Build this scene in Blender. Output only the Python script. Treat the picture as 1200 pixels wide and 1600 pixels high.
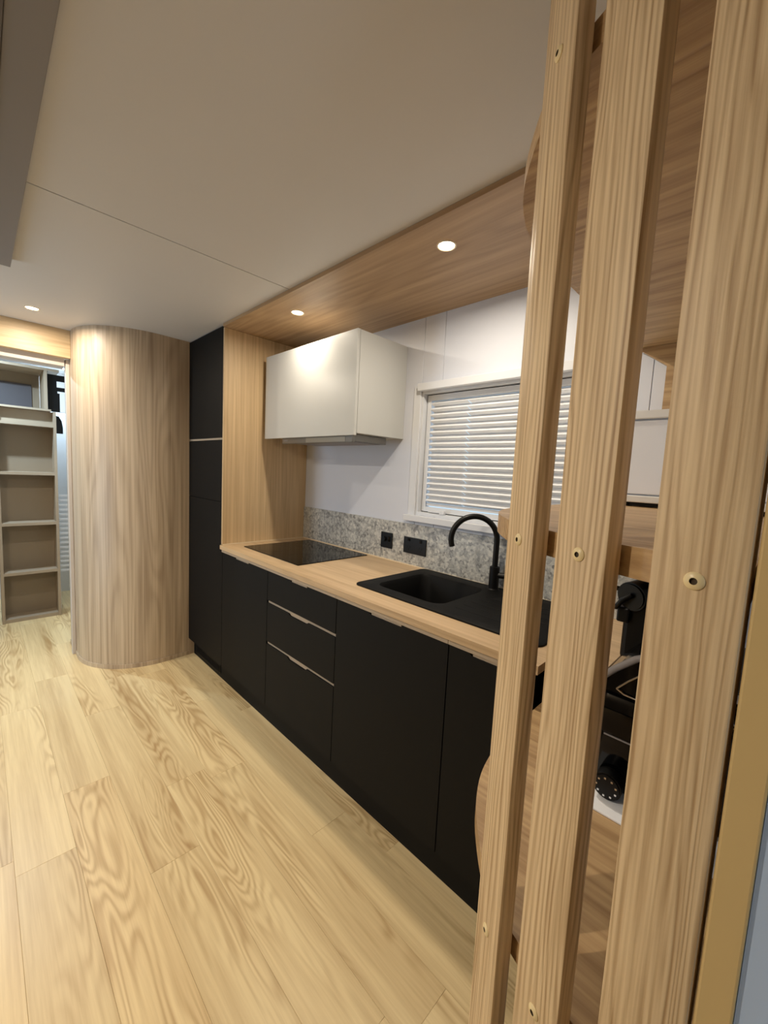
import bpy, bmesh, math, random
from mathutils import Vector, Matrix
random.seed(7)
S = bpy.context.scene
for o in list(bpy.data.objects): bpy.data.objects.remove(o)
C = S.collection
PI = math.pi

# ------------------------------------------------------------------ camera
def aim(yaw, pitch, roll):
    a, b, c = (math.radians(v) for v in (yaw, pitch, roll))
    F = Vector((math.sin(a)*math.cos(b), math.cos(a)*math.cos(b), math.sin(b)))
    r = Vector((math.cos(a), -math.sin(a), 0)); u = r.cross(F)
    R = math.cos(c)*r + math.sin(c)*u; U = -math.sin(c)*r + math.cos(c)*u
    return Matrix((R, U, -F)).transposed()
cam_d = bpy.data.cameras.new('camera'); cam = bpy.data.objects.new('camera', cam_d); C.objects.link(cam)
cam.matrix_world = Matrix.Translation((-1.0967, 0, 1.4573)) @ aim(45.3074, -5.5715, 2.8859).to_4x4()
cam_d.sensor_fit = 'VERTICAL'; cam_d.sensor_height = 32.0; cam_d.lens = 32.0*631.69/1600
cam_d.clip_start = 0.02; cam_d.clip_end = 100
S.camera = cam

# ------------------------------------------------------------------ world and exposure
w = bpy.data.worlds.new('sky_and_day_fill'); S.world = w; w.use_nodes = True
bg = w.node_tree.nodes['Background']; bg.inputs[0].default_value = (0.62, 0.83, 1.0, 1); bg.inputs[1].default_value = 1.15
S.view_settings.view_transform = 'Standard'; S.view_settings.look = 'None'
S.view_settings.gamma = 1; S.view_settings.use_curve_mapping = False
S.view_settings.exposure = 0.17
WARM = (1.0, 0.885, 0.72)      # colour of the downlights
HALL_FILLC = (0.62, 0.82, 1.0)
P_KITCHEN, P_ROOM, P_HALL_FILL, P_DAY_FILL, P_DAY_FILL2 = 7.6, 26.0, 21.0, 18.0, 6.0
DAY_FILLC = (0.58, 0.78, 1.0)

# ------------------------------------------------------------------ geometry constants (metres)
W = 0.6191; ZC = 2.3079; ZT = 0.9446; Y1 = 2.5244; YT = 3.1094
XL, YN = -2.25, -1.7          # left wall, near wall

# ------------------------------------------------------------------ materials
def lin(c): return tuple(((v/255)/12.92 if v/255 <= .04045 else ((v/255+.055)/1.055)**2.4) for v in c) + (1,)
def mat(name, col=(200, 200, 200), rough=.5, metal=0, emit=None, es=0, spec=.5, coat=0):
    m = bpy.data.materials.new(name); m.use_nodes = True
    b = m.node_tree.nodes['Principled BSDF']
    b.inputs['Base Color'].default_value = lin(col); b.inputs['Roughness'].default_value = rough
    b.inputs['Metallic'].default_value = metal; b.inputs['Specular IOR Level'].default_value = spec
    b.inputs['Coat Weight'].default_value = coat
    if emit: b.inputs['Emission Color'].default_value = lin(emit); b.inputs['Emission Strength'].default_value = es
    return m
class NB:
    def __init__(s, m): s.t = m.node_tree; s.b = s.t.nodes['Principled BSDF']
    def n(s, typ, **k):
        x = s.t.nodes.new(typ)
        for a, v in k.items(): setattr(x, a, v)
        return x
    def l(s, a, b): s.t.links.new(a, b)
    def math(s, op, a, b=None):
        x = s.n('ShaderNodeMath', operation=op)
        for i, v in enumerate((a, b)):
            if v is None: continue
            if isinstance(v, (int, float)): x.inputs[i].default_value = v
            else: s.l(v, x.inputs[i])
        return x.outputs[0]
    def coords(s, scale, rnd=True):
        tc = s.n('ShaderNodeTexCoord'); mp = s.n('ShaderNodeMapping')
        mp.inputs['Scale'].default_value = scale
        if rnd:
            oi = s.n('ShaderNodeObjectInfo'); va = s.n('ShaderNodeVectorMath', operation='SCALE')
            va.inputs[0].default_value = (13.1, 7.7, 3.9); s.l(oi.outputs['Random'], va.inputs['Scale'])
            ad = s.n('ShaderNodeVectorMath', operation='ADD'); s.l(tc.outputs['Object'], ad.inputs[0]); s.l(va.outputs[0], ad.inputs[1])
            s.l(ad.outputs[0], mp.inputs[0])
        else: s.l(tc.outputs['Object'], mp.inputs[0])
        return mp.outputs[0]
    def noise(s, vec, scale=1, detail=2, dist=0, rough=.5):
        x = s.n('ShaderNodeTexNoise'); s.l(vec, x.inputs['Vector'])
        x.inputs['Scale'].default_value = scale; x.inputs['Detail'].default_value = detail
        x.inputs['Distortion'].default_value = dist; x.inputs['Roughness'].default_value = rough
        return x.outputs[0]
    def ramp(s, fac, stops):
        x = s.n('ShaderNodeValToRGB'); s.l(fac, x.inputs[0])
        e = x.color_ramp.elements
        while len(e) < len(stops): e.new(.5)
        for k, (p, c) in enumerate(stops): e[k].position = p; e[k].color = c
        return x.outputs[0]
    def mix(s, fac, a, b, mode='MIX'):
        x = s.n('ShaderNodeMix', data_type='RGBA', blend_type=mode)
        if isinstance(fac, (int, float)): x.inputs[0].default_value = fac
        else: s.l(fac, x.inputs[0])
        for i, v in ((6, a), (7, b)):
            if isinstance(v, tuple): x.inputs[i].default_value = v
            else: s.l(v, x.inputs[i])
        return x.outputs[2]
    def bump(s, h, strength, dist=.001):
        x = s.n('ShaderNodeBump'); x.inputs['Strength'].default_value = strength; x.inputs['Distance'].default_value = dist
        s.l(h, x.inputs['Height']); s.l(x.outputs[0], s.b.inputs['Normal'])

def sv(axis, lat, along):
    return tuple(along if i == axis else lat for i in range(3))
def wood(name, light, dark, axis, lat=70, along=2.0, rings=.5, ring_lat=7, ring_along=.55, bands=26, rough=.45, bump=.15, streak=.8, rnd=True):
    """oak: fine pores along the grain plus the nested loops of a flat-sawn board"""
    m = mat(name, light, rough); b = NB(m)
    v = b.coords(sv(axis, lat, along), rnd); f1 = b.noise(v, 1, 3, .2, .6)
    v2 = b.coords(sv(axis, ring_lat, ring_along), rnd); h = b.noise(v2, 1, 1.5, .25)
    r = b.math('SINE', b.math('MULTIPLY', h, bands*2*PI/2)); r = b.math('MULTIPLY_ADD', r, .5); b.t.nodes[-1].inputs[2].default_value = .5
    r = b.math('POWER', r, 1.6)
    v3 = b.coords(sv(axis, 18, .5), rnd); f3 = b.noise(v3, 1, 2)
    # 0 = light, 1 = dark
    a1 = b.math('MULTIPLY', b.math('SUBTRACT', f1, .38), streak*1.6)
    a2 = b.math('MULTIPLY', r, rings*.75)
    a3 = b.math('MULTIPLY', b.math('SUBTRACT', f3, .42), .9)
    t = b.math('ADD', b.math('ADD', a1, a2), a3)
    cl = b.n('ShaderNodeClamp'); b.l(t, cl.inputs[0])
    col = b.mix(cl.outputs[0], lin(light), lin(dark))
    b.l(col, b.b.inputs['Base Color'])
    if bump: b.bump(b.math('MULTIPLY', t, -1), bump, .0015)
    return m

M = {}
OAK_L, OAK_D = (218, 191, 150), (170, 140, 102)
M['oak_z'] = wood('oak_upright_grain', OAK_L, OAK_D, 2, rings=.2, lat=90, along=1.4)
M['oak_y'] = wood('oak_long_grain', OAK_L, OAK_D, 1, rings=.25, lat=60, along=1.4)
M['oak_x'] = wood('oak_cross_grain', OAK_L, OAK_D, 0, rings=.3, lat=60, along=1.4)
M['column'] = wood('oak_veneer_curved', (204, 184, 157), (138, 115, 90), 2, rings=.32, lat=80, along=.9, ring_lat=5, ring_along=.4, rnd=False)
M['bulk'] = wood('oak_bulkhead', (180, 150, 114), (134, 103, 72), 1, rings=.3, lat=40, along=1.0)
M['bench'] = wood('oak_worktop', (212, 184, 146), (168, 138, 102), 1, rings=.2, lat=50, along=1.2, rough=.4)
M['slat'] = wood('ash_solid', (224, 199, 160), (166, 134, 96), 2, lat=150, along=3.2, rings=.55, ring_lat=20, ring_along=1.1, bands=14, bump=.5, streak=1.0)
M['shelf'] = wood('ash_shelf', (196, 164, 120), (144, 110, 72), 1, lat=110, along=3.2, rings=.5, ring_lat=12, ring_along=1.0, bands=14, bump=.3)

def slat_mat(name):
    """planed ash: close, wavy dark growth lines running up the slat"""
    m = mat(name, (214, 184, 142), .5); b = NB(m)
    tc = b.coords((1, 1, 1), True); sp = b.n('ShaderNodeSeparateXYZ'); b.l(tc, sp.inputs[0])
    c = b.math('ADD', sp.outputs[1], b.math('MULTIPLY', sp.outputs[0], .8))
    n1 = b.noise(b.coords((16, 16, 1.5), True), 1, 2.5, .5); n2 = b.noise(b.coords((70, 70, 5), True), 1, 2); n3 = b.noise(b.coords((240, 240, 5), True), 1, 2)
    ph = b.math('ADD', b.math('MULTIPLY', c, 820), b.math('MULTIPLY', n1, 40)); ph = b.math('ADD', ph, b.math('MULTIPLY', n2, 6.5))
    r = b.math('MULTIPLY_ADD', b.math('SINE', ph), .5); b.t.nodes[-1].inputs[2].default_value = .5
    r = b.math('POWER', r, 2.2)
    amp = b.noise(b.coords((28, 28, 1.3), True), 1, 2)
    t = b.math('ADD', b.math('MULTIPLY', b.math('MULTIPLY', r, amp), .9), b.math('MULTIPLY', b.math('SUBTRACT', n3, .40), 1.3))
    t = b.math('ADD', t, b.math('MULTIPLY', b.math('SUBTRACT', n2, .45), .5))
    cl = b.n('ShaderNodeClamp'); b.l(t, cl.inputs[0])
    b.l(b.mix(cl.outputs[0], lin((228, 203, 164)), lin((158, 124, 84))), b.b.inputs['Base Color'])
    b.bump(b.math('MULTIPLY', t, -1), .22, .0012)
    return m
M['slat'] = slat_mat('ash_slat')
def floor_mat(name):
    m = mat(name, (214, 182, 132), .38); b = NB(m)
    v2 = b.coords((8.5, 1.2, 1), True); h = b.noise(v2, 1, 1.6, .3)
    r = b.math('SINE', b.math('MULTIPLY', h, 105)); r = b.math('MULTIPLY_ADD', r, .5); b.t.nodes[-1].inputs[2].default_value = .5
    mk = b.noise(b.coords((5, .8, 1), True), 1, 1)
    mk = b.ramp(mk, [(.48, (0, 0, 0, 1)), (.62, (1, 1, 1, 1))])
    f1 = b.noise(b.coords((90, 3, 1), True), 1, 3, .2, .6)
    f3 = b.noise(b.coords((16, .45, 1), True), 1, 2.5, .3)
    t = b.math('ADD', b.math('MULTIPLY', b.math('MULTIPLY', b.math('POWER', r, 1.5), mk), .52), b.math('MULTIPLY', b.math('SUBTRACT', f1, .4), .8))
    t = b.math('ADD', t, b.math('MULTIPLY', b.math('SUBTRACT', f3, .4), 1.3))
    cl = b.n('ShaderNodeClamp'); b.l(t, cl.inputs[0])
    col = b.mix(cl.outputs[0], lin((234, 210, 160)), lin((180, 146, 98)))
    oi = b.n('ShaderNodeObjectInfo')
    tint = b.ramp(oi.outputs['Random'], [(0, (.95, .94, .93, 1)), (.5, (1, 1, 1, 1)), (1, (1.0, .97, .94, 1))])
    b.l(b.mix(1.0, col, tint, 'MULTIPLY'), b.b.inputs['Base Color'])
    b.bump(b.math('MULTIPLY', t, -1), .05, .001)
    return m
M['plank'] = floor_mat('oak_laminate_plank')

def stone(name):
    m = mat(name, (150, 146, 138), .35); b = NB(m)
    v = b.coords((1, 1, 1), False)
    n1 = b.noise(v, 34, 5, 1.2, .65); n2 = b.noise(v, 11, 3, 1.2)
    vo = b.n('ShaderNodeTexVoronoi', feature='F1'); b.l(v, vo.inputs['Vector']); vo.inputs['Scale'].default_value = 70
    bw = b.n('ShaderNodeSeparateColor'); b.l(vo.outputs['Color'], bw.inputs[0])
    t = b.math('ADD', b.math('MULTIPLY', n1, .55), b.math('MULTIPLY', n2, .25)); t = b.math('ADD', t, b.math('MULTIPLY', bw.outputs[0], .22))
    col = b.ramp(t, [(.34, lin((116, 116, 114))), (.47, lin((166, 166, 163))), (.58, lin((196, 196, 190))), (.72, lin((222, 218, 208)))])
    b.l(col, b.b.inputs['Base Color']); return m
M['stone'] = stone('grey_terrazzo_stone')

def matte(name, col, rough=.6, amp=.03, scale=400, bump=.08):
    m = mat(name, col, rough); b = NB(m)
    n = b.noise(b.coords((1, 1, 1), False), scale, 2); b.bump(n, bump, .0004)
    n2 = b.noise(b.coords((1, 1, 1), False), 3, 2)
    c = lin(col); d = tuple(v*(1-amp) for v in c[:3]) + (1,)
    b.l(b.mix(n2, c, d), b.b.inputs['Base Color']); return m
M['ceil'] = matte('ceiling_matte', (208, 205, 202), .55, .03)
M['wall'] = matte('white_wall_board', (216, 220, 230), .45, .02)
M['wallroom'] = matte('room_wall', (112, 98, 80), .7, .03)
M['black'] = matte('black_laminate', (15, 15, 15), .6, .15, 900, .05)
M['blackcore'] = matte('black_carcass', (14, 14, 14), .7, .1)
M['edge'] = matte('pale_rail', (176, 160, 140), .5, .05)
M['white'] = matte('white_satin_laminate', (200, 201, 198), .28, .02, 300, .01)
M['whitepaint'] = matte('white_window_paint', (222, 225, 230), .4, .02)
M['steel'] = mat('brushed_steel', (132, 128, 122), .38, 1)
M['steel2'] = mat('polished_steel', (176, 170, 160), .28, 1)
M['glassblk'] = mat('black_ceramic_glass', (5, 5, 5), .06, spec=.35)
M['composite'] = matte('black_granite_composite', (8, 8, 8), .6, .2, 1500, .15)
M['tap'] = mat('matte_black_metal', (14, 14, 14), .42, .3)
M['plastic'] = mat('black_plastic', (6, 6, 6), .4, spec=.3)
M['gloss'] = mat('black_gloss_plastic', (4, 4, 5), .1, spec=.3, coat=0)
M['chrome'] = mat('chrome', (220, 220, 220), .08, 1)
M['rubber'] = mat('dark_joint', (30, 28, 26), .8)
M['brass'] = mat('cream_bolt_cap', (236, 216, 168), .35)
M['boltrec'] = mat('bolt_recess', (70, 54, 34), .6)
M['pleat'] = mat('pleated_fabric', (238, 240, 243), .8)
M['seal'] = mat('cream_sealant', (232, 216, 186), .5)
M['grey'] = matte('grey_frame', (134, 129, 128), .5, .05)
M['greydark'] = matte('grey_frame_inner', (92, 84, 80), .5, .05)
M['microgrey'] = matte('light_grey_enamel', (238, 241, 248), .4, .03)
M['microtrim'] = mat('silver_trim', (226, 226, 224), .35, .1)
M['greige'] = matte('greige_board', (166, 150, 128), .6, .05)
M['greigeback'] = matte('greige_back', (146, 131, 110), .65, .05)
M['darkgrey'] = matte('dark_grey_panel', (84, 80, 84), .6, .05)
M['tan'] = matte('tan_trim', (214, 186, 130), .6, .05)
M['hallwhite'] = matte('hall_white', (232, 233, 234), .6, .03)
M['daylit_white'] = matte('white_board_daylit', (208, 228, 255), .6, .03)  # white board; the blue of outdoor light is put into its colour
M['lens'] = mat('lamp_lens', (255, 250, 240), .3, emit=(255, 226, 180), es=22)
M['lensfill'] = mat('added_lamp_lens_cool', (255, 255, 255), .3, emit=(255, 246, 236), es=18)
M['ringw'] = mat('lamp_ring', (216, 204, 184), .4)
M['jamb'] = matte('pale_jamb', (204, 194, 184), .5, .03)
M['paper'] = mat('white_paper', (240, 242, 246), .7)
gl = mat('window_glass', (255, 255, 255), .0); nb = NB(gl)
tb = nb.n('ShaderNodeBsdfTransparent'); gb = nb.n('ShaderNodeBsdfGlossy'); gb.inputs['Roughness'].default_value = .02; mx = nb.n('ShaderNodeMixShader'); mx.inputs[0].default_value = .06
nb.l(tb.outputs[0], mx.inputs[1]); nb.l(gb.outputs[0], mx.inputs[2]); nb.l(mx.outputs[0], gl.node_tree.nodes['Material Output'].inputs['Surface'])
M['glass'] = gl

# ------------------------------------------------------------------ mesh helpers
def bm_box(x0, x1, y0, y1, z0, z1, bev=0, seg=2, bm=None):
    own = bm is None
    if own: bm = bmesh.new()
    g = bmesh.ops.create_cube(bm, size=1)['verts']
    for v in g:
        v.co = Vector(((x0+x1)/2+v.co.x*(x1-x0), (y0+y1)/2+v.co.y*(y1-y0), (z0+z1)/2+v.co.z*(z1-z0)))
    if bev:
        ed = list({e for v in g for e in v.link_edges})
        bmesh.ops.bevel(bm, geom=ed, offset=bev, segments=seg, affect='EDGES', profile=.5)
    return bm
def bm_cyl(a, b, r, r2=None, n=24, bm=None, bev=0):
    if bm is None: bm = bmesh.new()
    a, b = Vector(a), Vector(b); d = b-a
    rot = d.to_track_quat('Z', 'Y').to_matrix().to_4x4()
    g = bmesh.ops.create_cone(bm, cap_ends=True, segments=n, radius1=r, radius2=r if r2 is None else r2, depth=d.length,
        matrix=Matrix.Translation((a+b)/2) @ rot)['verts']
    if bev:
        ed = [e for e in {e for v in g for e in v.link_edges} if any(len(f.verts) > 4 for f in e.link_faces)]
        bmesh.ops.bevel(bm, geom=ed, offset=bev, segments=2, affect='EDGES')
    return bm
def bm_prism(pts, lo, hi, plane='xy', bm=None):
    """closed outline extruded along the third axis"""
    if bm is None: bm = bmesh.new()
    def mk(p, h): return {'xy': (p[0], p[1], h), 'yz': (h, p[0], p[1]), 'xz': (p[0], h, p[1])}[plane]
    A = [bm.verts.new(mk(p, lo)) for p in pts]; B = [bm.verts.new(mk(p, hi)) for p in pts]
    n = len(pts); bm.faces.new(A); bm.faces.new(B[::-1])
    for i in range(n): bm.faces.new((A[i], B[i], B[(i+1) % n], A[(i+1) % n]))
    bmesh.ops.recalc_face_normals(bm, faces=bm.faces[:]); return bm
def bm_tube(path, r, n=16, bm=None):
    if bm is None: bm = bmesh.new()
    path = [Vector(p) for p in path]; rings = []; up = None
    for i, p in enumerate(path):
        t = (path[min(i+1, len(path)-1)]-path[max(i-1, 0)]).normalized()
        if up is None: up = t.orthogonal().normalized()
        up = (up - t*up.dot(t)).normalized(); s = t.cross(up)
        rings.append([bm.verts.new(p + r*(math.cos(2*PI*k/n)*up + math.sin(2*PI*k/n)*s)) for k in range(n)])
    for a, b in zip(rings, rings[1:]):
        for k in range(n): bm.faces.new((a[k], a[(k+1) % n], b[(k+1) % n], b[k]))
    bm.faces.new(rings[0][::-1]); bm.faces.new(rings[-1])
    bmesh.ops.recalc_face_normals(bm, faces=bm.faces[:]); return bm
def rrect(x0, x1, y0, y1, r, n=6):
    out = []
    for cx, cy, a0 in ((x1-r, y1-r, 0), (x0+r, y1-r, 90), (x0+r, y0+r, 180), (x1-r, y0+r, 270)):
        for k in range(n+1):
            a = math.radians(a0+90*k/n); out.append((cx+r*math.cos(a), cy+r*math.sin(a)))
    return out
def loops(bm, L, cap0=False, cap1=False):
    V = [[bm.verts.new(p) for p in l] for l in L]; n = len(L[0])
    for a, b in zip(V, V[1:]):
        for k in range(n): bm.faces.new((a[k], a[(k+1) % n], b[(k+1) % n], b[k]))
    if cap0: bm.faces.new(V[0])
    if cap1: bm.faces.new(V[-1])
    bmesh.ops.recalc_face_normals(bm, faces=bm.faces[:]); return bm

def wpos(o):
    p = Vector(o.location)
    return p if o.parent is None else p + wpos(o.parent)
def obj(name, bm, m, parent=None, local=False, smooth=False, mesh=None):
    """one mesh object; its origin is set to the middle of its bounding box. Coordinates are world ones unless local."""
    if mesh is None:
        xs = [v.co for v in bm.verts]
        c = Vector([(min(v[i] for v in xs)+max(v[i] for v in xs))/2 for i in range(3)])
        for v in bm.verts: v.co -= c
        mesh = bpy.data.meshes.new(name); bm.to_mesh(mesh); bm.free()
        mesh.materials.append(M[m] if isinstance(m, str) else m)
        if smooth:
            for p in mesh.polygons: p.use_smooth = True
            mesh.set_sharp_from_angle(angle=math.radians(38))
    o = bpy.data.objects.new(name, mesh); C.objects.link(o); o.location = c
    if parent is not None:
        o.parent = parent
        if not local: o.location = c - wpos(parent)
    return o
def thing(name, label, cat, loc=(0, 0, 0), rotz=0, group=None):
    o = bpy.data.objects.new(name, None); C.objects.link(o); o.empty_display_size = .1
    o.location = loc; o.rotation_euler = (0, 0, rotz); tag(o, label, cat, group); return o
def tag(o, label, cat, group=None):
    o['label'] = label; o['category'] = cat
    if group: o['group'] = group
    return o
def struct(o, label=None, cat=None):
    o['kind'] = 'structure'
    if label: o['label'] = label
    if cat: o['category'] = cat
    return o
def B(name, x0, x1, y0, y1, z0, z1, m, parent=None, bev=0, local=False, seg=2):
    return obj(name, bm_box(x0, x1, y0, y1, z0, z1, bev, seg), m, parent, local)

# ------------------------------------------------------------------ the setting
floor = struct(B('floor', XL, W+.1, YN, 5.6, -.06, -.012, 'bulk'), 'pale oak laminate plank floor of the kitchen and passage', 'floor')
PW, PL = .17, 1.22
ends = {-.37: 1.762, -.71: 1.455, -.88: 2.08, -.20: 1.20, -.54: .62, -1.05: 1.75, -.03: .95}
xs = -.03 + PW
while xs > XL + .01:
    x1 = min(xs, W); x0 = max(xs-PW, XL)
    key = round(xs-PW, 2); y = ends.get(key, random.uniform(0, 1.2))
    while y > YN: y -= PL
    while y < 5.6:
        a, b_ = max(y, YN), min(y+PL, 5.6)
        if b_-a > .03:
            B('plank', x0+.0002, x1-.0002, a+.0002, b_-.0002, -.012, 0, 'plank', floor, .0005, seg=1)
        y += PL
    xs -= PW

ceiling = struct(B('ceiling', XL, W+.1, YN, 5.6, ZC+.012, ZC+.06, 'rubber'), 'plain off-white panelled ceiling', 'ceiling')
YJ = 1.79
for a, b_ in ((YN, YJ-.0025), (YJ+.0025, 5.6)):
    B('ceiling_panel', XL, W+.1, a, b_, ZC, ZC+.0118, 'ceil', ceiling, .001, seg=1)

# kitchen wall with its window opening; wide tongue-and-groove boards are fixed on a backing
WY0, WY1, WZ0, WZ1 = .54, 1.455, 1.235, 1.905
def ring_box(bm, x0, x1, y0, y1, z0, z1, a0, a1, b0, b1):
    bm_box(x0, x1, y0, a0, z0, z1, bm=bm); bm_box(x0, x1, a1, y1, z0, z1, bm=bm)
    bm_box(x0, x1, a0, a1, z0, b0, bm=bm); bm_box(x0, x1, a0, a1, b1, z1, bm=bm); return bm
wall_right = struct(obj('wall_right', ring_box(bmesh.new(), W+.012, W+.09, YN, 5.6, 0, ZC, WY0, WY1, WZ0, WZ1), 'rubber'),
                    'white grooved board wall behind the kitchen bench', 'wall')
g = [YN, -1.45, -.98, -.51, -.05, .383, .888, 1.32, 2.55, 3.1]
for a, b_ in zip(g, g[1:]):
    segs = []
    if b_ <= WY0 or a >= WY1: segs = [(a, b_, 0, ZC)]
    else:
        if a < WY0: segs.append((a, WY0, 0, ZC)); a = WY0
        if b_ > WY1: segs.append((WY1, b_, 0, ZC)); b_ = WY1
        segs += [(a, b_, 0, WZ0), (a, b_, WZ1, ZC)]
    for (p, q, z0, z1) in segs:
        B('wall_board', W, W+.0118, p+.001, q-.001, z0, z1, 'wall', wall_right, .0012, seg=1)
D0, D1, DZ0, DZ1 = 2.7, 3.45, .25, 1.95
struct(obj('wall_left', ring_box(bmesh.new(), XL-.08, XL, YN, 5.6, 0, ZC, D0, D1, DZ0, DZ1), 'wallroom'), 'plain wall opposite the kitchen', 'wall')
w2 = struct(B('added_window_2', XL-.045, XL-.04, D0+.04, D1-.04, DZ0+.04, DZ1-.04, 'glass'), 'added unseen window in the wall opposite the kitchen', 'window')  # unseen window, made up to bring cool light onto the curved wall
for a, b_, z0, z1 in ((D0, D0+.04, DZ0, DZ1), (D1-.04, D1, DZ0, DZ1), (D0+.04, D1-.04, DZ0, DZ0+.04), (D0+.04, D1-.04, DZ1-.04, DZ1)):
    B('added_window_frame', XL-.07, XL-.005, a, b_, z0, z1, 'whitepaint', w2)
L = bpy.data.lights.new('sky_and_day_fill', 'AREA'); L.shape = 'RECTANGLE'; L.size = 1.7; L.size_y = .8; L.energy = P_DAY_FILL; L.color = DAY_FILLC  # area lamp added outside the made-up window
lo = bpy.data.objects.new('sky_and_day_fill', L); C.objects.link(lo); lo.location = (XL-.12, (D0+D1)/2, (DZ0+DZ1)/2); lo.rotation_euler = (0, -PI/2, 0)
bmn = bmesh.new(); NX0, NX1, NZ0, NZ1 = -1.2, -.72, .6, 1.95
for q in ((XL, NX0, 0, ZC), (NX1, W, 0, ZC), (NX0, NX1, 0, NZ0), (NX0, NX1, NZ1, ZC)): bm_box(q[0], q[1], YN-.08, YN, q[2], q[3], bm=bmn)
struct(obj('wall_near', bmn, 'wallroom'), 'plain wall behind the viewer', 'wall')
w3 = struct(B('added_window_3', NX0+.04, NX1-.04, YN-.045, YN-.04, NZ0+.04, NZ1-.04, 'glass'), 'added unseen window in the wall behind the viewer', 'window')  # unseen window, made up to throw cool light on the partition end
for a, b_, z0, z1 in ((NX0, NX0+.04, NZ0, NZ1), (NX1-.04, NX1, NZ0, NZ1), (NX0+.04, NX1-.04, NZ0, NZ0+.04), (NX0+.04, NX1-.04, NZ1-.04, NZ1)):
    B('added_window_frame', a, b_, YN-.07, YN-.005, z0, z1, 'whitepaint', w3)
L = bpy.data.lights.new('sky_and_day_fill', 'AREA'); L.shape = 'RECTANGLE'; L.size = .48; L.size_y = 1.35; L.energy = P_DAY_FILL2; L.color = DAY_FILLC  # area lamp added behind this made-up window
lo = bpy.data.objects.new('sky_and_day_fill', L); C.objects.link(lo); lo.location = ((NX0+NX1)/2, YN-.12, (NZ0+NZ1)/2); lo.rotation_euler = (PI/2, 0, 0)
struct(B('wall_far', XL, -1.5, 3.56, 3.64, 0, ZC, 'wallroom'), 'plain wall left of the doorway', 'wall')
struct(B('wall_hall_left', -1.58, -1.5, 3.64, 5.6, 0, ZC, 'wallroom'), 'side wall of the back room', 'wall')
struct(B('wall_hall_end', -1.5, -.25, 5.45, 5.53, 0, ZC, 'hallwhite'), 'pale end wall of the back room', 'wall')

# curved oak wall between doorway and tall cabinets
cur = [(.045, 3.112), (-.2, 3.10)] + [(-.2+.417*math.cos(math.radians(a)), 3.517+.417*math.sin(math.radians(a))) for a in range(-93, -181, -3)] + [(-.617, 3.86), (.045, 3.86)]
wc = struct(obj('wall_curved', bm_prism(cur, 0, ZC-.0005), 'column', smooth=True), 'curved oak veneer wall rounding the corner beside the doorway', 'wall')
def offs(k): return [(.005, 3.112-k), (-.2, 3.10-k)] + [(-.2+(.417+k)*math.cos(math.radians(a)), 3.517+(.417+k)*math.sin(math.radians(a))) for a in range(-93, -181, -3)] + [(-.617-k, 3.86)]
o_, i_ = offs(.006), offs(0)
obj('skirting', bm_prism(o_ + i_[::-1], 0, .03), 'column', wc, smooth=True)
struct(B('wall_hall_right', -.33, -.25, 3.86, 5.6, 0, ZC, 'hallwhite'), 'white side wall inside the back room', 'wall')

# doorway header, sliding track and jamb
struct(B('trim_1', -1.5, -.6175, 3.56, 3.615, 2.125, ZC-.0005, 'oak_x', bev=.002), 'oak fascia board above the doorway', 'trim')
tr = struct(B('trim_2', -1.5, -.645, 3.615, 3.70, 2.075, 2.14, 'jamb', bev=.002), 'pale track rail under the doorway fascia', 'trim')
B('track_lip', -1.5, -.645, 3.70, 3.712, 2.068, 2.085, 'whitepaint', tr)
struct(B('trim_3', -.64, -.6175, 3.62, 3.66, 0, 2.125, 'jamb', bev=.003), 'pale upright door jamb beside the curved wall', 'trim')

# end of the partition at the right edge of the picture
struct(B('trim_4', -.672, -.60, -.0137, .0105, 0, ZC-.0005, 'tan', bev=.002), 'tan end trim beside the nearest timber slat', 'trim')
struct(obj('wall_partition', bm_prism([(-.668, -.0142), (-.632, -.125), (W-.001, -.125), (W-.001, -.0142)], 0, ZC-.0005), 'daylit_white'), 'white partition end with blue outdoor light painted in, at the right edge', 'wall')

# bulkhead panel under the ceiling above the bench
struct(B('trim_5', -.012, W-.0005, .06, Y1-.0005, ZC-.019, ZC-.0008, 'bulk', bev=.001), 'oak panel lining the ceiling above the kitchen bench', 'trim')

# ------------------------------------------------------------------ tall cabinets
GAP = .0022
tall = thing('tall_cabinet', 'tall matt black pantry cabinet from floor to ceiling beside the curved wall', 'cabinet', (.3, 2.81, 0))
B('carcass', .02, W-.002, Y1+.02, YT-.002, .11, ZC-.004, 'blackcore', tall)
def front(name, y0, y1, z0, z1, parent, notch=None, m='black'):
    """a cabinet front; the top edge can have a finger notch"""
    if notch:
        yc, L, d = notch
        pts = [(y0, z0), (y1, z0), (y1, z1), (yc+L/2, z1), (yc+L/2-.018, z1-d), (yc-L/2+.018, z1-d), (yc-L/2, z1), (y0, z1)]
    else: pts = [(y0, z0), (y1, z0), (y1, z1), (y0, z1)]
    bm = bm_prism(pts, 0, .018, 'yz')
    return obj(name, bm, m, parent)
for z0, z1 in ((.1307, 1.2165), (1.2195, 1.612), (1.627, ZC-.006)):
    front('door', Y1+.002, YT-.002, z0, z1, tall)
B('handle_rail', .006, .018, Y1+.004, YT-.004, 1.613, 1.626, 'edge', tall)
sp = B('side_panel', -.002, W-.002, Y1, Y1+.0155, ZT+.0005, ZC-.0195, 'oak_z', tall)
sp['label'] = 'oak side panel facing the cooktop'

# continuous black kickboard with a vent under the tall cabinet
kick = tag(B('kickboard', .04, .056, .45, YT-.004, 0.0005, .115, 'black'), 'long black kickboard recessed under the kitchen cabinets', 'kickboard')
vg = B('vent_grille', .036, .0398, 2.62, 3.05, .03, .085, 'plastic', kick)
for k in range(4): B('louvre', .033, .0362, 2.63, 3.04, .036+.012*k, .041+.012*k, 'blackcore', vg)

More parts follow.
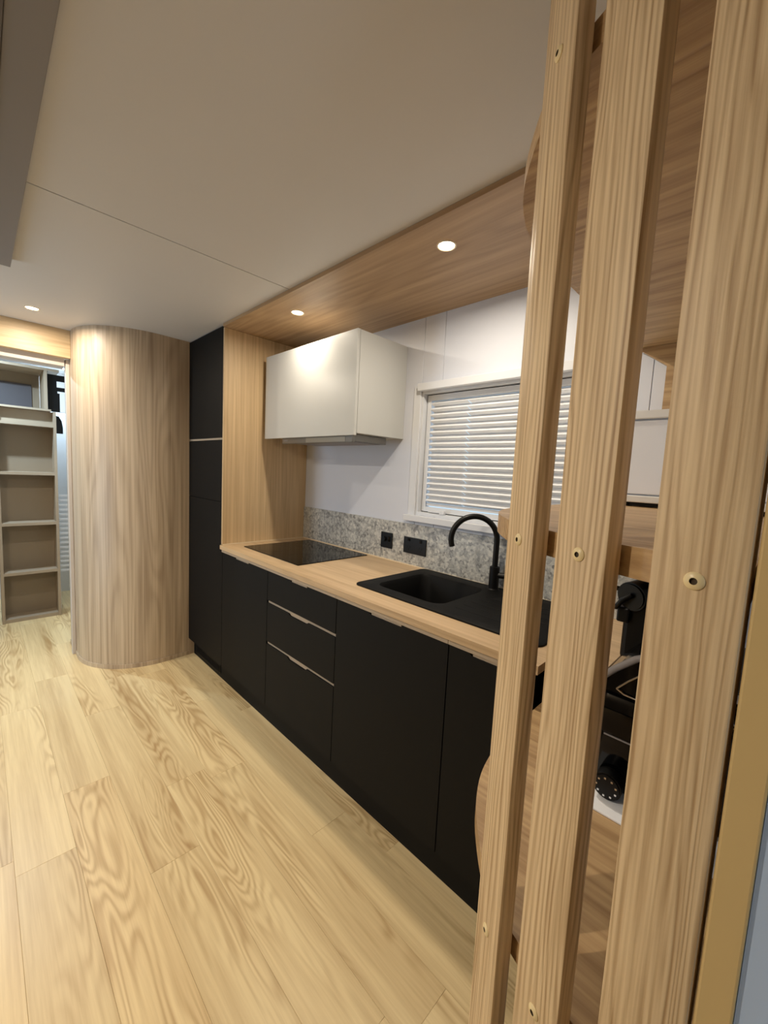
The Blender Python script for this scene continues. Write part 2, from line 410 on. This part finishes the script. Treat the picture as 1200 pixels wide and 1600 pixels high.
# ------------------------------------------------------------------ base cabinets
base_lab = ['black single-door base cabinet next to the tall pantry cabinet', 'black base cabinet with three stacked drawers',
            'wide black single-door base cabinet under the sink bowl', 'black base cabinet below the drainboard beside the timber slats']
mods = [(1.948, Y1), (1.348, 1.948), (.748, 1.348), (.455, .748)]
for k, (a, b_) in enumerate(mods):
    t = thing('base_cabinet', base_lab[k], 'cabinet', (.3, (a+b_)/2, 0), group='base cabinets')
    bm = bmesh.new()
    ym = .0005
    bm_box(.02, .58, a+ym, a+.016, .1155, .74 if k in (2, 3) else .90, bm=bm); bm_box(.02, .58, b_-.016, b_-ym, .1155, .74 if k in (2, 3) else .90, bm=bm)
    bm_box(.02, .58, a+.016, b_-.016, .1155, .1315, bm=bm); bm_box(.565, .58, a+.016, b_-.016, .1315, .74, bm=bm)
    obj('carcass', bm, 'blackcore', t)
    bm = bm_box(-.006, .03, a+.001, b_-.001, .899, .9185)
    nl = (.17 if k == 1 else min(.2, (b_-a)*.5))/2-.019; ny = (a+b_)/2+(.02 if k == 0 else 0)
    bm_box(.003, .017, ny-nl, ny+nl, .8872, .899, bm=bm); obj('handle_rail', bm, 'edge', t)
    yc = (a+b_)/2
    if k == 1:
        for z0, z1, n_ in ((.1307, .487, 1), (.503, .719, 1), (.735, .898, 1)):
            front('drawer_front', a+GAP, b_-GAP, z0, z1, t, (yc, .17, .011))
        for zz in (.492, .724): B('handle_rail', .008, .03, a+GAP, b_-GAP, zz-.014, zz+.0105, 'edge', t)
    else:
        front('door', a+GAP, b_-GAP, .1307, .898, t, (yc + (.02 if k == 0 else 0), min(.2, (b_-a)*.5), .011))

# ------------------------------------------------------------------ worktop
def slab_hole(x0, x1, y0, y1, z0, z1, hx0, hx1, hy0, hy1):
    bm = bmesh.new(); X = [x0, hx0, hx1, x1]; Y = [y0, hy0, hy1, y1]
    V = [[[bm.verts.new((x, y, z)) for y in Y] for x in X] for z in (z0, z1)]
    for i in range(3):
        for j in range(3):
            if i == 1 and j == 1: continue
            bm.faces.new((V[1][i][j], V[1][i+1][j], V[1][i+1][j+1], V[1][i][j+1]))
            bm.faces.new((V[0][i][j], V[0][i][j+1], V[0][i+1][j+1], V[0][i+1][j]))
    for i in range(3):
        for j in (0, 3): bm.faces.new((V[0][i][j], V[0][i+1][j], V[1][i+1][j], V[1][i][j]))
        for jj in (0, 3): bm.faces.new((V[0][jj][i], V[0][jj][i+1], V[1][jj][i+1], V[1][jj][i]))
    for a, b_ in (((1, 1), (2, 1)), ((2, 1), (2, 2)), ((2, 2), (1, 2)), ((1, 2), (1, 1))):
        bm.faces.new((V[0][a[0]][a[1]], V[0][b_[0]][b_[1]], V[1][b_[0]][b_[1]], V[1][a[0]][a[1]]))
    bmesh.ops.recalc_face_normals(bm, faces=bm.faces[:]); return bm
top = tag(obj('worktop', slab_hole(-.018, W-.0125, .437, Y1-.0005, ZT-.0255, ZT, .15, .525, .91, 1.285), 'bench'),
          'long light oak kitchen worktop with a thin front edge', 'worktop')
B('sealant_bead', W-.0165, W-.0128, .437, Y1-.001, ZT+.0002, ZT+.006, 'seal', top)
B('sealant_bead', .0, W-.017, Y1-.005, Y1-.001, ZT+.0002, ZT+.005, 'seal', top)
er = B('end_piece', .06, W-.0125, .305, .4365, ZT-.0255, ZT, 'bench', top)
# splashback
tag(B('splashback', W-.012, W-.0005, .20, Y1-.001, ZT+.0003, 1.178, 'stone', bev=.001), 'grey speckled stone splashback strip behind the worktop', 'splashback')

# cooktop
ck = thing('cooktop', 'flat black glass cooktop set in the oak worktop below the white cupboard', 'cooktop', (.335, 2.09, ZT))
bm = bmesh.new(); l0 = rrect(.082, .582, 1.785, 2.40, .004, 3); l1 = rrect(.0835, .5805, 1.7865, 2.3985, .004, 3)
loops(bm, [[(x, y, ZT+.0004) for x, y in l0], [(x, y, ZT+.0035) for x, y in l0], [(x, y, ZT+.005) for x, y in l1]], True, True)
obj('glass_plate', bm, 'glassblk', ck)
for k_ in ('black', 'composite', 'blackcore'): M[k_].node_tree.nodes['Principled BSDF'].inputs['Specular IOR Level'].default_value = .18
M['mark'] = mat('cooktop_print', (52, 52, 52), .2)
for (x, y, r) in ((.21, 1.95, .08), (.21, 2.24, .10), (.45, 1.95, .10), (.45, 2.24, .08)):
    bm = bmesh.new(); ro = [(x+r*math.cos(2*PI*k/40), y+r*math.sin(2*PI*k/40), ZT+.00515) for k in range(40)]
    ri = [(x+(r-.0012)*math.cos(2*PI*k/40), y+(r-.0012)*math.sin(2*PI*k/40), ZT+.00515) for k in range(40)]
    loops(bm, [ro, ri]); obj('zone_ring', bm, 'mark', ck)

# sink: rim, bowl and drainboard are one moulding
sk = thing('sink', 'black composite sink with single bowl and drainboard in the oak worktop', 'sink', (.35, .91, ZT))
bm = bmesh.new(); N = 7
O0 = rrect(.098, .598, .485, 1.352, .03, N); O1 = rrect(.102, .594, .489, 1.348, .028, N)
I0 = rrect(.158, .515, .915, 1.278, .055, N); I1 = rrect(.168, .505, .925, 1.268, .05, N); I2 = rrect(.182, .492, .94, 1.255, .05, N); I3 = rrect(.205, .47, .965, 1.23, .04, N)
loops(bm, [[(x, y, ZT+.0003) for x, y in O0], [(x, y, ZT+.006) for x, y in O0], [(x, y, ZT+.0085) for x, y in O1],
           [(x, y, ZT+.0085) for x, y in I0], [(x, y, ZT-.004) for x, y in I1], [(x, y, ZT-.15) for x, y in I2], [(x, y, ZT-.172) for x, y in I3]], False, True)
sb = obj('basin', bm, 'composite', sk, smooth=True)
obj('drain', bm_cyl((.338, 1.10, ZT-.1718), (.338, 1.10, ZT-.167), .04, .034), 'tap', sk)
for k in range(6):
    x = .19+.055*k
    B('drain_ridge', x, x+.007, .54, .86, ZT+.0083, ZT+.0098, 'composite', sk, .0007, seg=1)

# tap
TX, TY = .552, .905
tp = thing('kitchen_tap', 'matt black gooseneck kitchen tap behind the sink', 'tap', (TX, TY, ZT+.0085))
obj('body', bm_cyl((TX, TY, ZT+.009), (TX, TY, 1.058), .0225, bev=.002, n=28), 'tap', tp, smooth=True)
obj('base_ring', bm_cyl((TX, TY, ZT+.0087), (TX, TY, ZT+.014), .027, .025, 28), 'tap', tp, smooth=True)
d = Vector((-.72, .69, 0)).normalized(); R_ = .104; path = [Vector((TX, TY, 1.05)), Vector((TX, TY, 1.12))]
for a in range(180, -21, -8):
    q = math.radians(a); path.append(Vector((TX, TY, 1.178)) + d*(R_ + R_*math.cos(q)) + Vector((0, 0, R_*math.sin(q))))
obj('spout', bm_tube(path, .0128, 20), 'tap', tp, smooth=True)
hd = Vector((.25, -.97, 0)).normalized()
obj('lever_stem', bm_cyl(Vector((TX, TY, 1.02)), Vector((TX, TY, 1.02))+hd*.062, .0135, n=20), 'tap', tp, smooth=True)
obj('lever', bm_cyl(Vector((TX, TY, 1.02))+hd*.05, Vector((TX, TY, 1.115))+hd*.075, .0045, n=12), 'tap', tp, smooth=True)

# power points on the splashback
xo = W-.0125
t = thing('power_outlet', 'small square black wall plate on the stone splashback nearest the cooktop', 'power outlet', (xo, 1.648, 1.06), group='black wall plates')
B('plate', xo-.006, xo, 1.602, 1.695, 1.014, 1.107, 'plastic', t, .002)
obj('knob', bm_cyl((xo-.020, 1.662, 1.067), (xo-.006, 1.662, 1.067), .014, .016, 20), 'plastic', t, smooth=True)
B('switch', xo-.0095, xo-.006, 1.616, 1.634, 1.055, 1.085, 'gloss', t, .001)
t = thing('power_outlet', 'wide black double socket plate on the stone splashback beside the sink', 'power outlet', (xo, 1.43, 1.06), group='black wall plates')
B('plate', xo-.006, xo, 1.348, 1.511, 1.014, 1.105, 'plastic', t, .002)
for y in (1.385, 1.47):
    B('switch', xo-.0095, xo-.006, y-.008, y+.008, 1.082, 1.098, 'gloss', t, .001)
    for dy, rz in ((-.008, .5), (.008, -.5), (0, 0)):
        B('socket_slot', xo-.0066, xo-.0055, y+dy-.0012, y+dy+.0012, (1.047 if rz else 1.032), (1.057 if rz else 1.042), 'blackcore', t)

# ------------------------------------------------------------------ overhead cupboard and range hood
HX, HY0, HY1, HZ0, HZ1 = .2484, 1.5732, 2.468, 1.6503, 2.1569
t = thing('overhead_cupboard', 'white overhead cupboard with a plain door above the cooktop', 'cupboard', (.43, 2.02, HZ0))
B('carcass', HX+.020, W-.0008, HY1 if False else HY0, HY1, HZ0, HZ1, 'white', t, .001)
B('door', HX, HX+.0175, HY0-.0005, HY1+.0005, HZ0-.012, HZ1+.001, 'white', t, .0012)
t = thing('range_hood', 'slim stainless slide-out range hood under the white cupboard', 'range hood', (.4, 1.94, 1.61))
B('housing', .285, .535, 1.625, 2.262, 1.612, HZ0-.0005, 'steel', t, .003)
fr = B('front_lip', .267, .2845, 1.605, 2.282, 1.604, 1.641, 'steel', t, .003)
B('badge', .2657, .267, 2.215, 2.26, 1.62, 1.627, 'grey', fr)
B('filter', .31, .51, 1.65, 2.24, 1.6095, 1.6118, 'grey', t)
B('slide_grip', .2657, .267, 1.66, 2.02, 1.608, 1.634, 'steel2', fr)

# ------------------------------------------------------------------ window and pleated blind
win = struct(B('window_1', W+.0795, W+.0895, WY0, WY1, WZ0, WZ1, 'glass'), 'white window with closed blind above the sink', 'window')
def ring(name, x0, x1, y0, y1, z0, z1, wd, m, parent, bot=None):
    b0 = wd if bot is None else bot
    B(name, x0, x1, y0, y0+wd, z0, z1, m, parent, .0015); B(name, x0, x1, y1-wd, y1, z0, z1, m, parent, .0015)
    B(name, x0, x1, y0+wd, y1-wd, z1-wd, z1, m, parent, .0015); B(name, x0, x1, y0+wd, y1-wd, z0, z0+b0, m, parent, .0015)
# architrave on the wall face
AR = .03
ring('architrave', W-.030, W-.0005, WY0-.012, WY1+.04, WZ0-.012, WZ1+.03, .0, 'whitepaint', win) if False else None
B('architrave', W-.012, W-.0005, WY1-.004, WY1+.045, WZ0-.02, WZ1+.03, 'whitepaint', win, .002)
B('architrave', W-.012, W-.0005, WY0-.045, WY0+.004, WZ0-.02, WZ1+.03, 'whitepaint', win, .002)
B('head_trim', W-.034, W-.0005, WY0-.05, WY1+.005, WZ1-.004, WZ1+.034, 'whitepaint', win, .002)
B('sill', W-.034, W-.0005, WY0-.05, WY1+.058, WZ0-.036, WZ0-.004, 'whitepaint', win, .002)
# liner in the depth of the wall
B('liner', W, W+.078, WY1-.016, WY1, WZ0, WZ1, 'whitepaint', win); B('liner', W, W+.078, WY0, WY0+.016, WZ0, WZ1, 'whitepaint', win)
B('liner', W, W+.078, WY0+.016, WY1-.016, WZ1-.016, WZ1, 'whitepaint', win); B('liner', W, W+.078, WY0+.016, WY1-.016, WZ0, WZ0+.016, 'whitepaint', win)
# dark gasket and sash
SY0, SY1, SZ0, SZ1 = WY0+.0165, WY1-.0165, WZ0+.0165, WZ1-.0165
ring('gasket', W+.034, W+.05, SY0, SY1, SZ0, SZ1, .004, 'rubber', win)
ring('sash', W+.03, W+.062, SY0+.004, SY1-.004, SZ0+.004, SZ1-.004, .026, 'whitepaint', win)
lt = B('latch', W+.012, W+.03, 1.27, 1.375, SZ0+.003, SZ0+.013, 'whitepaint', win, .002)
B('latch_lever', W-.004, W+.012, 1.255, 1.285, SZ0-.0, SZ0+.02, 'whitepaint', win, .002)

bl = thing('pleated_blind', 'closed white pleated blind filling the kitchen window', 'blind', (W+.04, 1.0, SZ0+.03))
BY0, BY1, BZ0, BZ1 = SY0+.034, SY1-.0345, SZ0+.052, SZ1-.034
NP = 18; ph = (BZ1-BZ0)/NP; dx = .0165; cords = [1.17, .80]
cut = sorted([BY0, BY1] + [c+s*.002 for c in cords for s in (-1, 1)])
for k in range(NP):
    zt = BZ1-k*ph; zm = zt-ph*.57; zb = zt-ph; bm = bmesh.new(); xb, xf = W+.054, W+.054-dx*2; th = .0008
    def strip(ya, yb, pa, pb):
        (xa, za), (xc, zc_) = pa, pb
        V = [bm.verts.new(p) for p in ((xa, ya, za), (xa, yb, za), (xc, yb, zc_), (xc, ya, zc_), (xa+th, ya, za), (xa+th, yb, za), (xc+th, yb, zc_), (xc+th, ya, zc_))]
        for f in ((0, 1, 2, 3), (7, 6, 5, 4), (0, 4, 5, 1), (2, 6, 7, 3), (1, 5, 6, 2), (0, 3, 7, 4)): bm.faces.new([V[i] for i in f])
    strip(BY0, BY1, (xb, zt), (xf, zm))
    for i in range(0, len(cut), 2): strip(cut[i], cut[i+1], (xf, zm), (xb, zb))
    bmesh.ops.recalc_face_normals(bm, faces=bm.faces[:])
    obj('pleat', bm, 'pleat', bl)
B('bottom_rail', W+.032, W+.052, BY0, BY1, BZ0-.016, BZ0-.0005, 'whitepaint', bl, .002)
B('head_rail', W+.032, W+.054, BY0-.003, BY1+.003, BZ1+.0005, BZ1+.006, 'whitepaint', bl, .001)

# ------------------------------------------------------------------ downlights
def downlight(x, y, z, label, power, col, lens, spread=175, group='recessed downlights'):
    t = thing('downlight', label, 'downlight', (x, y, z), group=group)
    bm = bmesh.new(); n = 32
    def c(r, h): return [(x+r*math.cos(2*PI*k/n), y+r*math.sin(2*PI*k/n), z+h) for k in range(n)]
    loops(bm, [c(.036, -.0002), c(.036, -.003), c(.031, -.004), c(.029, -.0015)]); obj('trim_ring', bm, 'ringw', t, smooth=True)
    bm = bmesh.new(); loops(bm, [c(.0288, -.0006), c(.027, -.0025), c(.012, -.0032)], True, True); obj('lens', bm, lens, t, smooth=True)
    L = bpy.data.lights.new('lamp', 'AREA'); L.shape = 'DISK'; L.size = .05; L.energy = power; L.color = col; L.spread = math.radians(spread)
    lo = bpy.data.objects.new('lamp', L); C.objects.link(lo); lo.parent = t; lo.location = (0, 0, -.0045)
downlight(.147, 1.958, ZC-.019, 'warm downlight in the oak panel above the white cupboard', P_KITCHEN*.56, WARM, 'lens')
downlight(.135, .968, ZC-.019, 'bright warm downlight in the oak panel above the sink', P_KITCHEN, WARM, 'lens')
downlight(-.838, 3.22, ZC, 'warm downlight in the white ceiling in front of the doorway', P_ROOM*.3, WARM, 'lens')
for x, y, where in ((-1.95, 2.9, 'by the doorway wall'), (-1.95, 1.2, 'further from the doorway')):  # unseen lamps added to light the slats and the room
    downlight(x, y, ZC, 'added unseen warm downlight along the left wall ' + where, P_ROOM*(.35 if y > 2 else 1), WARM, 'lens')
downlight(-.46, 5.12, ZC, 'added unseen cool ceiling lamp behind the bookcase', P_HALL_FILL*.4, HALL_FILLC, 'lensfill', group='added back room lamps')  # unseen lamp added to brighten the gap beside the bookcase
downlight(-1.1, 4.25, ZC, 'added unseen cool ceiling lamp in front of the bookcase', P_HALL_FILL, HALL_FILLC, 'lensfill', group='added back room lamps')  # unseen lamp added in place of window light in the back room

# ------------------------------------------------------------------ grey ceiling frame at the left
t = thing('ceiling_frame', 'grey rectangular frame fixed flat under the ceiling at the upper left', 'ceiling frame', (-1.35, 1.4, ZC-.035))
B('frame_rail', -1.034, -.962, .3, 2.52, ZC-.036, ZC-.0006, 'grey', t, .002)
B('frame_rail', -1.75, -1.678, .3, 2.52, ZC-.036, ZC-.0006, 'grey', t, .002)
B('frame_rail', -1.677, -1.035, 2.448, 2.52, ZC-.036, ZC-.0006, 'grey', t, .002)
B('frame_rail', -1.677, -1.035, .3, .372, ZC-.036, ZC-.0006, 'grey', t, .002)
B('inner_lip', -1.05, -1.035, .373, 2.447, ZC-.044, ZC-.0006, 'greydark', t)
B('inner_panel', -1.66, -1.051, .373, 2.447, ZC-.012, ZC-.0006, 'ceil', t)

# ------------------------------------------------------------------ shelving unit with upright slats
su = thing('shelving_unit', 'open ash shelving unit with rounded shelves and upright timber slats at the right', 'shelving unit', (-.25, .18, 0))
out = [(W-.001, .4335), (0.0, .4335), (-.20, .430), (-.28, .420), (-.36, .400), (-.436, .364), (-.50, .318), (-.545, .277), (-.581, .2275), (-.600, .188), (-.616, .1435), (-.634, .094), (-.6475, .045), (-.6495, .012)]
def catmull(P, n=5):
    R = []
    for i in range(len(P)-1):
        p0, p1, p2, p3 = (Vector(P[max(i-1, 0)]), Vector(P[i]), Vector(P[i+1]), Vector(P[min(i+2, len(P)-1)]))
        for k in range(n):
            t_ = k/n; R.append(.5*((2*p1)+(-p0+p2)*t_+(2*p0-5*p1+4*p2-p3)*t_*t_+(-p0+3*p1-3*p2+p3)*t_**3))
    return R + [Vector(P[-1])]
cv = out[:2] + [tuple(p) for p in catmull(out[1:])[1:]]
cv = [(x+.0012, y) for x, y in cv]
cv[0] = (W-.013, .4335)
shelf_poly = cv + [(-.599, .0115), (-.599, -.0138), (W-.013, -.0138)]
for zc_ in (.811, 1.379, 1.955):
    obj('shelf', bm_prism(shelf_poly, zc_-.016, zc_+.016), 'shelf', su, smooth=True)
for z0, z1 in ((.828, 1.362), (1.396, 1.938), (0.0005, .794)):
    B('back_post', W-.045, W-.0135, .28, .335, z0, z1-.07, 'shelf', su) if z0 > 1.3 else None
obj('back_brace', bm_prism([(.428, 1.9385), (.335, 1.868), (.28, 1.868), (.28, 1.9385)], W-.045, W-.0135, 'yz'), 'shelf', su)
for (x, y, ph_) in ((-.599, .242, 36.62), (-.636, .154, 24.10), (-.670, .048, 8.2)):
    p = math.radians(ph_); T = Vector((math.sin(p), math.cos(p), 0)); Nn = Vector((math.cos(p), -math.sin(p), 0))
    sl_ = bpy.data.objects.new('slat', None)
    bm = bm_box(0, .0215, -.034, .034, .0005, ZC-.0008, .0022, 2)
    mesh = None
    s_ = obj('slat', bm, 'slat', su, smooth=True)
    bpy.data.objects.remove(sl_)
    zmid = s_.location.z
    s_.rotation_euler = (0, 0, -p)
    cpos = Vector((x, y, 0)) + Nn*.01075
    s_.location = Vector((cpos.x, cpos.y, ZC/2)) - Vector(su.location)
    for zc_ in (.808, 1.379, 1.955):
        bm = bmesh.new(); n = 24
        def cc(r, h): return [(-.01075-h, r*math.cos(2*PI*k/n), zc_-ZC/2+r*math.sin(2*PI*k/n)) for k in range(n)]
        loops(bm, [cc(.0078, 0), cc(.0078, .0008), cc(.0066, .0022), cc(.003, .0030), cc(.0026, .0012), cc(.0005, .0010)], True, True)
        bt = obj('bolt', bm, 'brass', s_, local=True, smooth=True)
        bt.data.materials.append(M['boltrec'])
        for pf in bt.data.polygons:
            if all(((bt.data.vertices[v].co.y)**2+(bt.data.vertices[v].co.z)**2)**.5 < .0031 for v in pf.vertices): pf.material_index = 1

# microwave on the middle shelf
mz = 1.396
t = thing('microwave', 'light grey microwave with silver trim standing on the middle shelf behind the slats', 'microwave', (.43, .16, mz))
B('body', .262, .565, -.01, .375, mz+.014, mz+.268, 'microgrey', t, .004)
B('door', .25, .2615, -.01, .375, mz+.036, mz+.246, 'microgrey', t, .003)
B('top_trim', .246, .2615, -.01, .375, mz+.25, mz+.274, 'microtrim', t, .003)
B('bottom_trim', .246, .2615, -.01, .375, mz+.012, mz+.032, 'microtrim', t, .003)
B('handle', .23, .2475, .005, .02, mz+.06, mz+.22, 'microtrim', t, .003)
for y in (.03, .34):
    for x in (.29, .54): obj('foot', bm_cyl((x, y, mz-.0005), (x, y, mz+.0145), .014, n=16), 'plastic', t)
B('vent_plinth', .275, .28, -.0, .33, mz+.001, mz+.0138, 'plastic', t)

# coffee machine on the lower shelf
cz = .8275
mt = tag(B('serving_mat', -.275, .12, 0, .262, cz, cz+.004, 'paper', bev=.001), 'white mat under the black coffee machine', 'mat')
cz += .0045
t = thing('coffee_machine', 'glossy black coffee machine on the lower shelf behind the slats', 'coffee machine', (-.1, .12, cz))
bm = bmesh.new(); loops(bm, [[(x, y, cz+.0005) for x, y in rrect(-.19, .10, .01, .24, .03)], [(x, y, cz+.02) for x, y in rrect(-.205, .10, 0, .25, .035)],
   [(x, y, cz+.185) for x, y in rrect(-.205, .10, 0, .25, .035)], [(x, y, cz+.198) for x, y in rrect(-.198, .095, .005, .245, .03)]], True, True)
obj('body', bm, 'gloss', t, smooth=True)
arch = [(.0, 1.0305), (.246, 1.0305), (.236, 1.055), (.21, 1.085), (.175, 1.118), (.145, 1.135), (.10, 1.14), (.055, 1.13), (.02, 1.10), (.0, 1.06)]
obj('lid', bm_prism(arch, -.19, .10, 'yz'), 'gloss', t)
obj('side_rib', bm_tube([(-.195, y, z) for y, z in [(.25, 1.034)] + arch[2:9]], .0065, 10), 'grey', t, smooth=True)
tri = [(.204, 1.045), (.185, 1.068), (.15, 1.103), (.11, 1.112), (.05, 1.10), (.02, 1.05), (.08, 1.036), (.15, 1.034), (.19, 1.038)]
obj('lid_trim', bm_tube([(-.193, y, z) for y, z in tri + tri[:1]], .0022, 8), 'chrome', t, smooth=True)
B('seam', -.2065, -.204, .06, .215, cz+.115, cz+.118, 'grey', t)
B('front_panel', -.2085, -.2055, .05, .225, cz+.122, cz+.172, 'gloss', t, .0012)
dk = obj('cup_stand', bm_cyl((-.238, .193, cz+.0275), (-.2055, .193, cz+.0275), .026, n=28, bev=.003), 'plastic', t, smooth=True)
for k in range(9):
    a = 2*PI*k/9; B('stand_hole', -.2395, -.2375, .193+.018*math.cos(a)-.0018, .193+.018*math.cos(a)+.0018, cz+.0275+.018*math.sin(a)-.0018, cz+.0275+.018*math.sin(a)+.0018, 'chrome', dk)
B('tower', .0, .09, .16, .252, 1.032, 1.20, 'plastic', t, .012, seg=3)
obj('brew_head', bm_cyl((-.02, .236, 1.195), (.085, .20, 1.205), .034, n=28, bev=.004), 'plastic', t, smooth=True)
obj('head_lever', bm_cyl((.03, .23, 1.198), (.03, .31, 1.198), .006, n=12), 'plastic', t, smooth=True)
obj('head_lever', bm_tube([(-.025, .232, 1.20), (-.03, .25, 1.185), (-.025, .262, 1.165), (.0, .30, 1.158)], .006, 10), 'plastic', t, smooth=True)
B('brew_spout', -.015, .03, .235, .262, 1.128, 1.165, 'plastic', t, .004)
bm = bmesh.new(); loops(bm, [[(.045+.020*math.cos(2*PI*k/20), .195+.020*math.sin(2*PI*k/20), 1.23) for k in range(20)], [(.045+.034*math.cos(2*PI*k/20), .195+.034*math.sin(2*PI*k/20), 1.252) for k in range(20)]], True, True)
obj('hopper', bm, 'gloss', t, smooth=True)

# ------------------------------------------------------------------ back room
t = thing('bookcase', 'narrow greige bookcase with open shelves in the back room', 'bookcase', (-.79, 4.75, 0))
BX0, BX1 = -.985, -.588; YB0, YB1 = 4.62, 4.80
B('side_board', BX0, BX0+.02, YB0, YB1, .0005, 1.84, 'greige', t); B('side_board', BX1-.02, BX1, YB0, YB1, .0005, 1.84, 'greige', t)
B('back_board', BX0+.02, BX1-.02, YB1-.012, YB1, .02, 1.84, 'greigeback', t)
for z in (.428, .858, 1.296, 1.716): B('shelf', BX0+.02, BX1-.02, YB0, YB1-.0125, z-.012, z+.012, 'greige', t)
B('bottom_board', BX0+.02, BX1-.02, YB0+.01, YB1-.0125, .0005, .03, 'greige', t)
B('fascia', BX0+.02, BX1-.02, YB0+.07, YB0+.09, 1.7285, 1.84, 'greige', t)
t = thing('wall_cupboard', 'open greige wall cupboard with dark interior above the bookcase', 'cupboard', (-1.0, 4.8, 1.845))
B('top_board', -1.4, -.56, 4.62, 5.0, 2.185, 2.205, 'greige', t); B('bottom_board', -1.4, -.62, 4.62, 5.0, 1.842, 1.858, 'greige', t)
B('divider', -.662, -.642, 4.62, 4.98, 1.8585, 2.1845, 'greige', t); B('back_board', -1.38, -.663, 4.985, 4.999, 1.8585, 2.1845, 'greigeback', t)
B('side_board', -1.42, -1.4, 4.62, 5.0, 1.842, 2.205, 'greige', t)
B('window_panel', -1.3, -.72, 4.972, 4.984, 1.865, 2.09, 'darkgrey', t)
t = thing('notice_screen', 'black panel with two white strips on it beside the wall cupboard', 'panel', (-.58, 4.66, 1.85))
B('panel', -.638, -.45, 4.655, 4.675, 1.845, 2.165, 'plastic', t)
B('white_strip', -.574, -.46, 4.650, 4.6545, 2.06, 2.11, 'paper', t); B('white_strip', -.57, -.46, 4.650, 4.6545, 2.008, 2.024, 'paper', t)
B('white_strip', -.555, -.46, 4.650, 4.6545, 1.846, 2.008, 'hallwhite', t)
pl_ = [(4.9, 1.70), (4.9, 1.86), (4.94, 1.855), (4.985, 1.81), (5.0, 1.75), (5.0, 1.70)]
tag(obj('wall_bag', bm_prism([(-.57, 1.665), (-.57, 1.825), (-.545, 1.82), (-.525, 1.78), (-.517, 1.72), (-.517, 1.665)], 4.83, 4.86, 'xz'), 'plastic'), 'small black rounded shape beside the bookcase top in the back room', 'bag')
t = thing('drying_rack', 'narrow white rack of rails standing beside the bookcase', 'rack', (-.53, 4.85, .3))
B('upright', -.572, -.562, 4.84, 4.85, .0005, 1.12, 'paper', t); B('upright', -.49, -.48, 4.84, 4.85, .0005, 1.12, 'paper', t)
for k in range(17): B('rail', -.5615, -.4905, 4.838, 4.848, .36+.045*k, .378+.045*k, 'paper', t)
